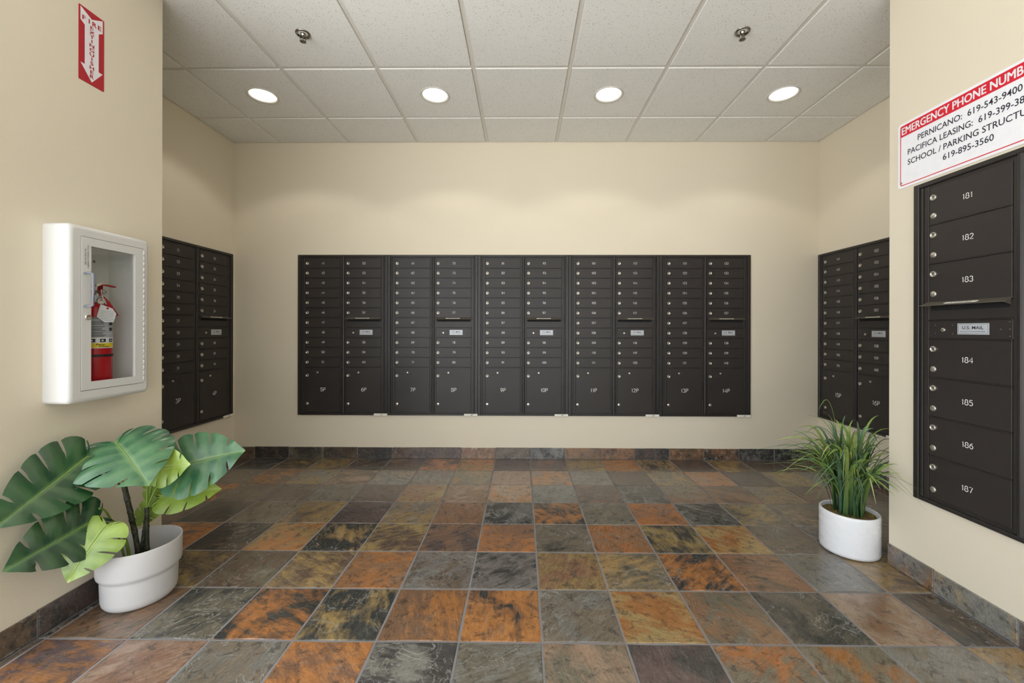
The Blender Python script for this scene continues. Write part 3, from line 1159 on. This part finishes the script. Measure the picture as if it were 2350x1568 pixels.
MB().lathe([(.0115, .002), (.0115, .007), (.0085, .009), (.006, .0075), (.0, .0075)], 20, (hx + .000, FY, 1.187), '-y').build('lock', 'silver', door)
note = text_mesh('PULL HANDLE SHARPLY', .006, 'keyhole', 0.0, 1.0)
put('lettering', note, door, (GX0 - .012, FY - .0025, 1.42), (0, PI / 2, 0))
note = text_mesh('IN CASE OF FIRE', .006, 'keyhole', 0.0, 1.0)
put('lettering', note, door, (GX0 - .022, FY - .0025, 1.42), (0, PI / 2, 0))
for x, z in ((.235, 1.43), (.235, .96)):
    MB().lathe([(.0055, 0), (.004, .003), (.0, .0035)], 10, (x, BY - .0005, z), '-y').build('screw', 'steel', cab)

# ------------------------------------------------------------------ fire extinguisher inside
ex = empty('fire_extinguisher', (-1.780, 1.703, .906), PI / 2)   # local -y faces the room, +x towards the back
tag(ex, 'red fire extinguisher with black strap and paper tag inside the white cabinet', 'fire extinguisher')
R = .0535
MB().lathe([(.0, .001), (.046, .001), (.051, .004), (R, .012), (R, .300), (.0525, .311), (.047, .323), (.036, .333), (.022, .339), (.018, .346)], 48).build('cylinder', 'ext_red', ex)


def band(z0, z1, rad, a0=0, a1=360, n=48):
    rings_ = []
    for q in range(n + 1):
        a = math.radians(a0 + (a1 - a0) * q / n)
        rings_.append([(rad * math.cos(a), rad * math.sin(a), z0), (rad * math.cos(a), rad * math.sin(a), z1)])
    return MB().loft(rings_, closed=False)


lab = band(.176, .282, R + .0004, 120, 335).build('label', 'ext_label', ex)
band(.158, .176, R + .0004, 120, 335).build('yellow_band', 'yellow', ex)
band(.155, .158, R + .0005, 120, 335).build('white_stripe', 'decal_white', ex)
band(.176, .199, R + .0006, 120, 335).build('pictogram_strip', 'decal_white', ex)
band(.1195, .1295, R + .0016).build('strap', 'black', ex)


def wrap(me, rad, ang, z):
    """bend flat lettering round the cylinder, centred at angle ang"""
    m2 = me.copy()
    for v in m2.vertices:
        a = math.radians(ang) + v.co.x / rad
        v.co = (rad * math.cos(a), rad * math.sin(a), z + v.co.z)
    return m2


put('lettering', wrap(text_mesh('Pyro-', .0072, 'ink', .05, 1.35), R + .0009, 246, .1705), ex)
put('lettering', wrap(text_mesh('Chem', .0072, 'ink', .05, 1.35), R + .0009, 258, .1622), ex)
rl = random.Random(3)
for k_, z in enumerate((.276, .262, .257, .252, .242, .236, .231, .226, .218, .213, .208, .203)):
    a1 = rl.uniform(248, 264)
    band(z, z + .0020, R + .0008, 200, a1, 14).build('text_line', 'ink', ex)
for z in (.2668, .2465, .2215):
    band(z, z + .0007, R + .0008, 180, 312, 24).build('rule_line', 'ink', ex)
for z in (.250, .226, .268):
    band(z, z + .014, R + .0009, 276, 296, 8).build('pictogram', 'ink', ex)
for a in (208, 242, 276):
    band(.180, .194, R + .0009, a, a + 20, 8).build('pictogram', 'ink', ex)
    band(.184, .190, R + .0012, a + 5, a + 12, 6).build('pictogram', 'decal_white', ex)
MB().lathe([(.0185, .343), (.0195, .346), (.0195, .366), (.014, .372), (.014, .392), (.0, .393)], 20).build('valve', 'steel', ex)
lv = MB()      # fixed carrying handle and squeeze lever, reaching towards the back
for prof_, hw, nm in (([(-.022, .378), (.010, .384), (.030, .376), (.040, .372)], .010, 0),):
    pass


def strap_bar(pts, hw, th):
    """flat bar along x with half-width hw in y"""
    m_ = MB()
    rings_ = []
    for x, z in pts:
        rings_.append([(x, -hw, z), (x, hw, z), (x, hw, z + th), (x, -hw, z + th)])
    m_.loft(rings_, 0, True, True, False)
    return m_


strap_bar([(-.040, .398), (-.020, .408), (.010, .416), (.045, .419), (.080, .414)], .0085, .005).build('squeeze_lever', 'ext_red', ex)
strap_bar([(-.034, .372), (-.020, .376), (.0, .376), (.014, .372), (.020, .376), (.022, .400)], .0115, .018).build('lever_bracket', 'ext_red', ex)
ch = MB()
ch.tube([(.016, -.012, .366), (.030, -.020, .345), (.044, -.022, .318), (.060, -.022, .290)], [.009, .010, .012, .014], 12)
ch.build('discharge_horn', 'ext_red', ex)
gg = MB().lathe([(.0145, 0), (.0145, .006), (.0125, .0075), (.0118, .006), (.0, .006)], 24, (0, 0, 0), '-y')
g_ = gg.build('pressure_gauge', 'steel', ex, (.003, -.022, .350), (0, 0, -.6))
MB().lathe([(.0110, .0064), (.0, .0066)], 24, (0, 0, 0), '-y').build('dial', 'sticker', g_)
MB().add([(-.008, -.0069, -.004), (-.001, -.0069, .0085), (.001, -.0069, .0085), (.008, -.0069, -.004), (0, -.0069, .004)], [(0, 4, 1), (1, 4, 2), (2, 4, 3)]).build('dial_marks', 'decal_red', g_)
MB().tube([(.020 + .012 * math.cos(a), -.0145, .392 + .007 * math.sin(a)) for a in [2 * PI * q / 16 for q in range(17)]], .0012, 6).build('pull_pin_ring', 'steel', ex)
MB().lathe([(.004, 0), (.003, .002), (0, .0025)], 10, (-.012, -.0125, .388), '-y').build('rivet', 'steel', ex)
tgm = MB()      # tag hangs in front of the cylinder, turned a little towards the entrance
tp = [(-.020, .034), (.018, .018), (.030, -.004), (.019, -.040), (-.011, -.040), (-.034, -.018)]
tgm.loft([[(x, .0, z) for x, z in tp], [(x, -.0008, z) for x, z in tp]], 0, True, True, False)
tg_ = tgm.build('paper_tag', 'tag', ex, (-.008, -.0595, .302), (-.08, 0, -.36))
MB().lathe([(.0042, .0009), (.0, .0011)], 14, (.002, 0, .018), '-y').build('red_mark', 'decal_red', tg_)
for k_ in range(7):
    z = .008 - .0062 * k_
    x0, x1 = -.020 - .0012 * k_, .020
    MB().add([(x0, -.0010, z), (x1, -.0010, z - .006), (x1, -.0010, z - .0050), (x0, -.0010, z + .0010)], [(0, 1, 2, 3)]).build('text_line', 'grey_plastic', tg_)
MB().tube([(-.012, -.060, .336), (-.004, -.034, .372), (.008, -.018, .398), (.020, -.0155, .392)], .0016, 6).build('plastic_seal', 'sticker', ex)
strap_bar([(-.014, .408), (.008, .420)], .0015, .012).build('seal_flag', 'sticker', ex, (0, -.020, 0))

# ------------------------------------------------------------------ potted split-leaf plant (left)
PX, PY = -1.622, 1.742
mp = empty('potted_monstera', (PX, PY, 0))
tag(mp, 'broad split-leaf plant in a stepped off-white pot against the left wall', 'plant')
MB().lathe([(.0, .001), (.100, .001), (.113, .006), (.121, .018), (.124, .035), (.1262, .112), (.127, .119), (.131, .1255), (.1365, .132), (.1385, .142),
            (.1400, .236), (.1395, .2395), (.1375, .2400), (.1360, .2370), (.1345, .140), (.122, .118), (.120, .060), (.0, .055)], 72).build('pot', 'pot_l', mp)
MB().lathe([(.1195, .062), (.08, .068), (.04, .066), (.0, .07)], 32).build('soil', 'moss', mp)


def rel(p):
    return (p[0] - PX, p[1] - PY, p[2])


def seg_stem(pts, r):
    """stem with swollen rings where old leaves fell"""
    pts = [Vector(rel(p)) for p in pts]
    fin, rad = [], []
    for q in range(len(pts) - 1):
        for t, k_ in ((0, 1.18), (.06, 1.0), (.5, .93), (.93, .98)):
            fin.append(pts[q].lerp(pts[q + 1], t))
            rad.append(r * k_)
    fin.append(pts[-1])
    rad.append(r * .95)
    return MB().tube(fin, rad, 12)


seg_stem([(-1.632, 1.74, .060), (-1.630, 1.74, .193), (-1.646, 1.74, .278), (-1.650, 1.732, .330), (-1.653, 1.728, .366), (-1.659, 1.72, .425), (-1.662, 1.71, .482)], .0098).build('stem', 'stem', mp)
seg_stem([(-1.603, 1.75, .060), (-1.601, 1.75, .199), (-1.606, 1.754, .290), (-1.609, 1.757, .335), (-1.612, 1.76, .372)], .0082).build('stem', 'stem', mp)
seg_stem([(-1.624, 1.745, .060), (-1.622, 1.75, .217), (-1.615, 1.752, .275), (-1.611, 1.755, .325)], .0075).build('stem', 'stem', mp)


def petiole(pts, r0, r1, mat='petiole'):
    pts = [Vector(rel(p)) for p in pts]
    fin = []
    n = len(pts)
    for q in range(n - 1):
        p0, p1, p2, p3 = pts[max(q - 1, 0)], pts[q], pts[q + 1], pts[min(q + 2, n - 1)]
        for k_ in range(5):
            t = k_ / 5
            fin.append(.5 * ((2 * p1) + (p2 - p0) * t + (2 * p0 - 5 * p1 + 4 * p2 - p3) * t * t + (3 * p1 - p0 - 3 * p2 + p3) * t ** 3))
    fin.append(pts[-1])
    MB().tube(fin, [r0 + (r1 - r0) * k_ / (len(fin) - 1) for k_ in range(len(fin))], 8).build('petiole', mat, mp)


OUT = [(0, -.01, .0), (.07, -.13, .10), (.16, -.19, .22), (.27, -.10, .37), (.40, .08, .46), (.55, .30, .47), (.70, .54, .40), (.84, .78, .26), (.94, .93, .11), (1.0, 1.03, .0)]


def outline(q):
    for k_ in range(len(OUT) - 1):
        a, b = OUT[k_], OUT[k_ + 1]
        if q <= b[0] + 1e-9:
            t = (q - a[0]) / (b[0] - a[0])
            p0, p3 = OUT[max(k_ - 1, 0)], OUT[min(k_ + 2, len(OUT) - 1)]
            res = []
            for d in (1, 2):
                y0, y1, y2, y3 = p0[d], a[d], b[d], p3[d]
                res.append(.5 * (2 * y1 + (y2 - y0) * t + (2 * y0 - 5 * y1 + 4 * y2 - y3) * t * t + (3 * y1 - y0 - 3 * y2 + y3) * t ** 3))
            return res[0], max(0.0, res[1])
    return OUT[-1][1], 0.0


def monstera_leaf(base, tip, normal, width, mat, seed, droop=.25, fold=.10, curl=.5, lobes=6, gap=.11, side_twist=0.0):
    r = random.Random(seed)
    b, t = Vector(rel(base)), Vector(rel(tip))
    ex_ = (t - b)
    Ln = ex_.length
    ex_.normalize()
    n_ = Vector(normal)
    n_ = (n_ - ex_ * n_.dot(ex_)).normalized()
    ey_ = n_.cross(ex_)
    bm = bmesh.new()
    lay = bm.verts.layers.float.new('vein')
    NU, NV = 5, 9
    for sgn in (-1, 1):
        qs = [0.0]
        for k_ in range(1, lobes):
            qs.append(.17 + .66 * (k_ - 1) / max(1, lobes - 2) + r.uniform(-.02, .02))
        qs.append(1.0)
        for k_ in range(lobes):
            q0, q1 = qs[k_], qs[k_ + 1]
            qc = (q0 + q1) / 2
            v0a = r.uniform(.34, .6) if k_ > 0 else 9
            v0b = r.uniform(.34, .6) if k_ < lobes - 1 else 9
            g = gap * r.uniform(.75, 1.2)
            amp = r.uniform(.012, .03)
            grid = []
            for iv in range(NV + 1):
                v = iv / NV
                row = []
                for iu in range(NU + 1):
                    u_ = iu / NU
                    q = q0 + (q1 - q0) * u_
                    vb = v0a if u_ < .5 else v0b
                    s = max(0.0, (v - vb) / (1 - vb)) if vb < 1 else 0.0
                    s = min(1.0, s)
                    sh = math.sin(min(1.0, s * 2.2) * PI / 2)
                    q2 = qc + (q - qc) * (1 - g * sh * (abs(2 * u_ - 1) ** .8))
                    m_ = max(0.0, .93 * (q2 - .12) / .88)
                    ox, oy = outline(q2)
                    ve = v * (1 - .05 * (abs(2 * u_ - 1) ** 3) * (1 if 0 < k_ else .3))
                    x = m_ * (1 - ve) + ox * ve + .07 * ve * ve * (1 - q2)
                    y = oy * ve * width
                    z = fold * y - curl * y * y - droop * max(0, x) ** 2 - .25 * min(0, x) ** 2 + amp * math.sin(PI * u_) * ve
                    z += side_twist * sgn * y
                    p = b + (ex_ * x + ey_ * (sgn * y) + n_ * z) * Ln
                    vert = bm.verts.new(p)
                    vert[lay] = max(math.exp(-(y / .022) ** 2), .55 * math.exp(-((u_ - .5) / .13) ** 2) * (1 - v * .5))
                    row.append(vert)
                grid.append(row)
            for iv in range(NV):
                for iu in range(NU):
                    f = [grid[iv][iu], grid[iv][iu + 1], grid[iv + 1][iu + 1], grid[iv + 1][iu]]
                    if sgn < 0:
                        f = f[::-1]
                    try:
                        bm.faces.new(f)
                    except ValueError:
                        pass
    bmesh.ops.remove_doubles(bm, verts=bm.verts, dist=Ln * .0012)
    bmesh.ops.dissolve_degenerate(bm, edges=bm.edges, dist=1e-6)
    bmesh.ops.recalc_face_normals(bm, faces=bm.faces)
    bm.normal_update()
    under = {}
    for v_ in bm.verts[:]:
        nv = bm.verts.new(v_.co - v_.normal * .0008)
        nv[lay] = v_[lay]
        under[v_] = nv
    for f in bm.faces[:]:
        bm.faces.new([under[v_] for v_ in reversed(f.verts)])
    for f in bm.faces:
        f.smooth = True
    me = bpy.data.meshes.new('leaf')
    bm.to_mesh(me)
    bm.free()
    me.materials.append(M[mat])
    o = put('leaf', me, mp)
    rib = []
    for k_ in range(9):
        x = .96 * k_ / 8
        rib.append(b + (ex_ * x + n_ * (-droop * x * x + .004)) * Ln)
    MB().tube(rib, [.0022 - .0016 * k_ / 8 for k_ in range(9)], 6).build('midrib', 'petiole', o)
    return o


monstera_leaf((-1.672, 1.575, .650), (-1.700, 1.330, .497), (.90, -.20, .36), .88, 'leaf_deep', 1, droop=.12, curl=.25)
monstera_leaf((-1.650, 1.66, .682), (-1.450, 1.580, .566), (.45, -.55, .72), 1.42, 'leaf_mid', 2, droop=.18, curl=.55, fold=.2)
monstera_leaf((-1.535, 1.79, .528), (-1.285, 1.880, .592), (.30, -.70, .62), 1.18, 'leaf_mid', 3, droop=.10, curl=.3)
monstera_leaf((-1.545, 1.72, .552), (-1.400, 1.69, .580), (.35, -.85, .30), 1.15, 'leaf_lime', 4, droop=.2, curl=.4, lobes=5)
monstera_leaf((-1.585, 1.80, .400), (-1.375, 1.85, .425), (.25, -.75, .55), .80, 'leaf_lime', 5, droop=.15, curl=.3, lobes=5)
monstera_leaf((-1.600, 1.80, .500), (-1.630, 1.79, .345), (.50, -.80, .15), .60, 'leaf_lime', 6, droop=.2, curl=.9, lobes=5, gap=.15)
monstera_leaf((-1.605, 1.80, .375), (-1.705, 1.775, .275), (.40, -.80, .35), .70, 'leaf_lime', 7, droop=.2, curl=.4, lobes=5)
monstera_leaf((-1.675, 1.62, .392), (-1.715, 1.365, .338), (.86, -.22, .42), .92, 'leaf_deep', 8, droop=.10, curl=.25, gap=.14)
monstera_leaf((-1.625, 1.60, .372), (-1.660, 1.475, .232), (.35, -.55, .70), 1.05, 'leaf_lime', 9, droop=.25, curl=.9, fold=.25, lobes=5)
petiole([(-1.662, 1.71, .478), (-1.672, 1.69, .58), (-1.668, 1.67, .65), (-1.650, 1.66, .682)], .0042, .0028)
petiole([(-1.662, 1.712, .470), (-1.690, 1.66, .56), (-1.692, 1.61, .63), (-1.672, 1.575, .650)], .004, .0028, 'stem')
petiole([(-1.612, 1.76, .368), (-1.590, 1.775, .44), (-1.545, 1.79, .515), (-1.500, 1.80, .535)], .0042, .0028)
petiole([(-1.612, 1.76, .365), (-1.603, 1.752, .46), (-1.580, 1.735, .53), (-1.545, 1.72, .547)], .004, .0025)
petiole([(-1.612, 1.76, .360), (-1.605, 1.775, .385), (-1.597, 1.79, .40), (-1.585, 1.80, .400)], .004, .0026)
petiole([(-1.611, 1.757, .330), (-1.612, 1.775, .43), (-1.608, 1.79, .49), (-1.600, 1.80, .500)], .0052, .003)
petiole([(-1.611, 1.757, .320), (-1.606, 1.775, .35), (-1.604, 1.79, .372), (-1.605, 1.80, .375)], .004, .0026)
petiole([(-1.645, 1.725, .070), (-1.653, 1.72, .202), (-1.656, 1.70, .289), (-1.646, 1.66, .350), (-1.630, 1.625, .372), (-1.610, 1.60, .372)], .0065, .0035)
petiole([(-1.650, 1.725, .070), (-1.668, 1.70, .25), (-1.682, 1.66, .39), (-1.675, 1.62, .428)], .005, .003)

# ------------------------------------------------------------------ potted grass (right)
GX, GY = 1.705, 2.160
gp = empty('potted_grass', (GX, GY, 0))
tag(gp, 'tall arching green grass in a white ceramic pot beside the right wall corner', 'plant')
MB().lathe([(.118, .004), (.1245, .006), (.1275, .020), (.1280, .195), (.1270, .205), (.1235, .2095), (.1190, .2085), (.1165, .203), (.1155, .150)], 72).build('pot', 'pot_r', gp)
MB().lathe([(.0, .0005), (.114, .0005), (.117, .004), (.118, .0055)], 48).build('foot_ring', 'foot', gp)
mo = MB()
rm = random.Random(5)
rings = []
for k_ in range(9):
    r_ = .1165 * (1 - k_ / 8.2)
    rings.append([(r_ * math.cos(2 * PI * q / 28), r_ * math.sin(2 * PI * q / 28), 0.186 + .012 * (1 - r_ / .1165) + rm.uniform(-.005, .005)) for q in range(28)])
mo.loft(rings, 0, False, True)
mo.build('moss', 'moss', gp)


def blade(az, reach, height, length_bias, width, mat, seed, twist=0.0, kink=0.0):
    """one strap leaf: starts steep, arches over, folded along its middle"""
    r = random.Random(seed)
    n = 12
    rb = r.uniform(0, .055)
    ab = r.uniform(0, 2 * PI)
    base = Vector((rb * math.cos(ab) + .02 * math.cos(az), rb * math.sin(ab) + .02 * math.sin(az), .165))
    d = Vector((math.cos(az), math.sin(az), 0))
    sdv = Vector((-math.sin(az), math.cos(az), 0))
    pts = []
    for k_ in range(n + 1):
        t = k_ / n
        h = reach * (t ** 1.7)
        z = height * (math.sin(min(1.0, t / length_bias) * PI / 2) - (max(0, t - length_bias) ** 1.6) * kink)
        pts.append(base + d * h + Vector((0, 0, z)) + sdv * (twist * t * t))
    for p in pts:
        wx_, wy_ = GX + p.x, GY + p.y
        if (wx_ > NR - .016 and wy_ < YN + .015) or wx_ > XR - .02 or p.z < .004:
            return None
        if wx_ > XR - .03 and p.z > UZ - .01:
            return None
    rings_ = []
    for k_, p in enumerate(pts):
        t = k_ / n
        tg = (pts[min(k_ + 1, n)] - pts[max(k_ - 1, 0)]).normalized()
        lat = sdv - tg * sdv.dot(tg)
        rot_ = Matrix.Rotation(r.uniform(-.02, .02) + 1.1 * t * (1 if seed % 2 else -1) * .6, 3, tg)
        lat = rot_ @ lat.normalized()
        nr = tg.cross(lat)
        wv = width * (min(1, .55 + 1.6 * t) if t < .3 else 1.0) * (1 - max(0, (t - .45) / .55) ** 1.7 * .95)
        rings_.append((p + lat * wv / 2 + nr * wv * .16, p, p - lat * wv / 2 + nr * wv * .16))
    vs, fs = [], []
    for a in rings_:
        vs += list(a)
    m_ = len(vs)
    for a in rings_:
        for p in a:
            vs.append(p + Vector((0, 0, -.0004)))
    for k_ in range(n):
        for c_ in (0, 1):
            q = k_ * 3 + c_
            fs.append((q, q + 1, q + 4, q + 3))
            fs.append((m_ + q + 3, m_ + q + 4, m_ + q + 1, m_ + q))
    mb_ = MB().add(vs, fs, 0, True)
    me = mb_.mesh('leaf_blade', mat)
    at = me.attributes.new('along', 'FLOAT', 'POINT')
    vals = []
    for _ in range(2):
        for k_ in range(n + 1):
            vals += [k_ / n] * 3
    at.data.foreach_set('value', vals)
    return put('leaf_blade', me, gp)


rg = random.Random(21)
NB = 215
for k_ in range(NB):
    az = rg.uniform(0, 2 * PI)
    cls = rg.random()
    if cls < .50:        # inner, fairly upright
        reach, height, lb, kk = rg.uniform(.07, .24), rg.uniform(.26, .52), rg.uniform(.9, 1.1), 0
    elif cls < .85:      # arching outwards
        reach, height, lb, kk = rg.uniform(.17, .32), rg.uniform(.22, .44), rg.uniform(.68, .9), rg.uniform(.6, 1.6)
    else:                # long thin outer sprays
        reach, height, lb, kk = rg.uniform(.26, .38), rg.uniform(.22, .40), rg.uniform(.6, .8), rg.uniform(.8, 1.8)
    wd = rg.uniform(.009, .017) if cls < .85 else rg.uniform(.004, .007)
    mt = rg.choices(('blade1', 'blade2', 'blade3'), (.48, .36, .16))[0]
    for tries in range(12):
        if blade(az, reach, height, lb, wd, mt, k_, rg.uniform(-.05, .05), kk):
            break
        az = rg.uniform(0, 2 * PI)
for az, reach, height, lb, kk, wd, mt in ((2.3, .10, .60, .78, 1.2, .012, 'blade2'), (3.25, .36, .42, .75, .6, .005, 'blade3'), (3.0, .40, .36, .72, .7, .005, 'blade1'),
                                          (3.5, .34, .33, .6, 1.6, .006, 'blade1'), (3.35, .20, .35, .45, 2.2, .010, 'blade1'), (-.95, .34, .30, .66, 1.7, .005, 'blade3'),
                                          (4.0, .25, .40, .6, 1.5, .010, 'blade2'), (4.6, .10, .30, .5, 1.6, .010, 'blade3'), (3.15, .20, .22, .35, 1.0, .010, 'blade1')):
    blade(az, reach, height, lb, wd, mt, int(az * 100), 0.0, kk)
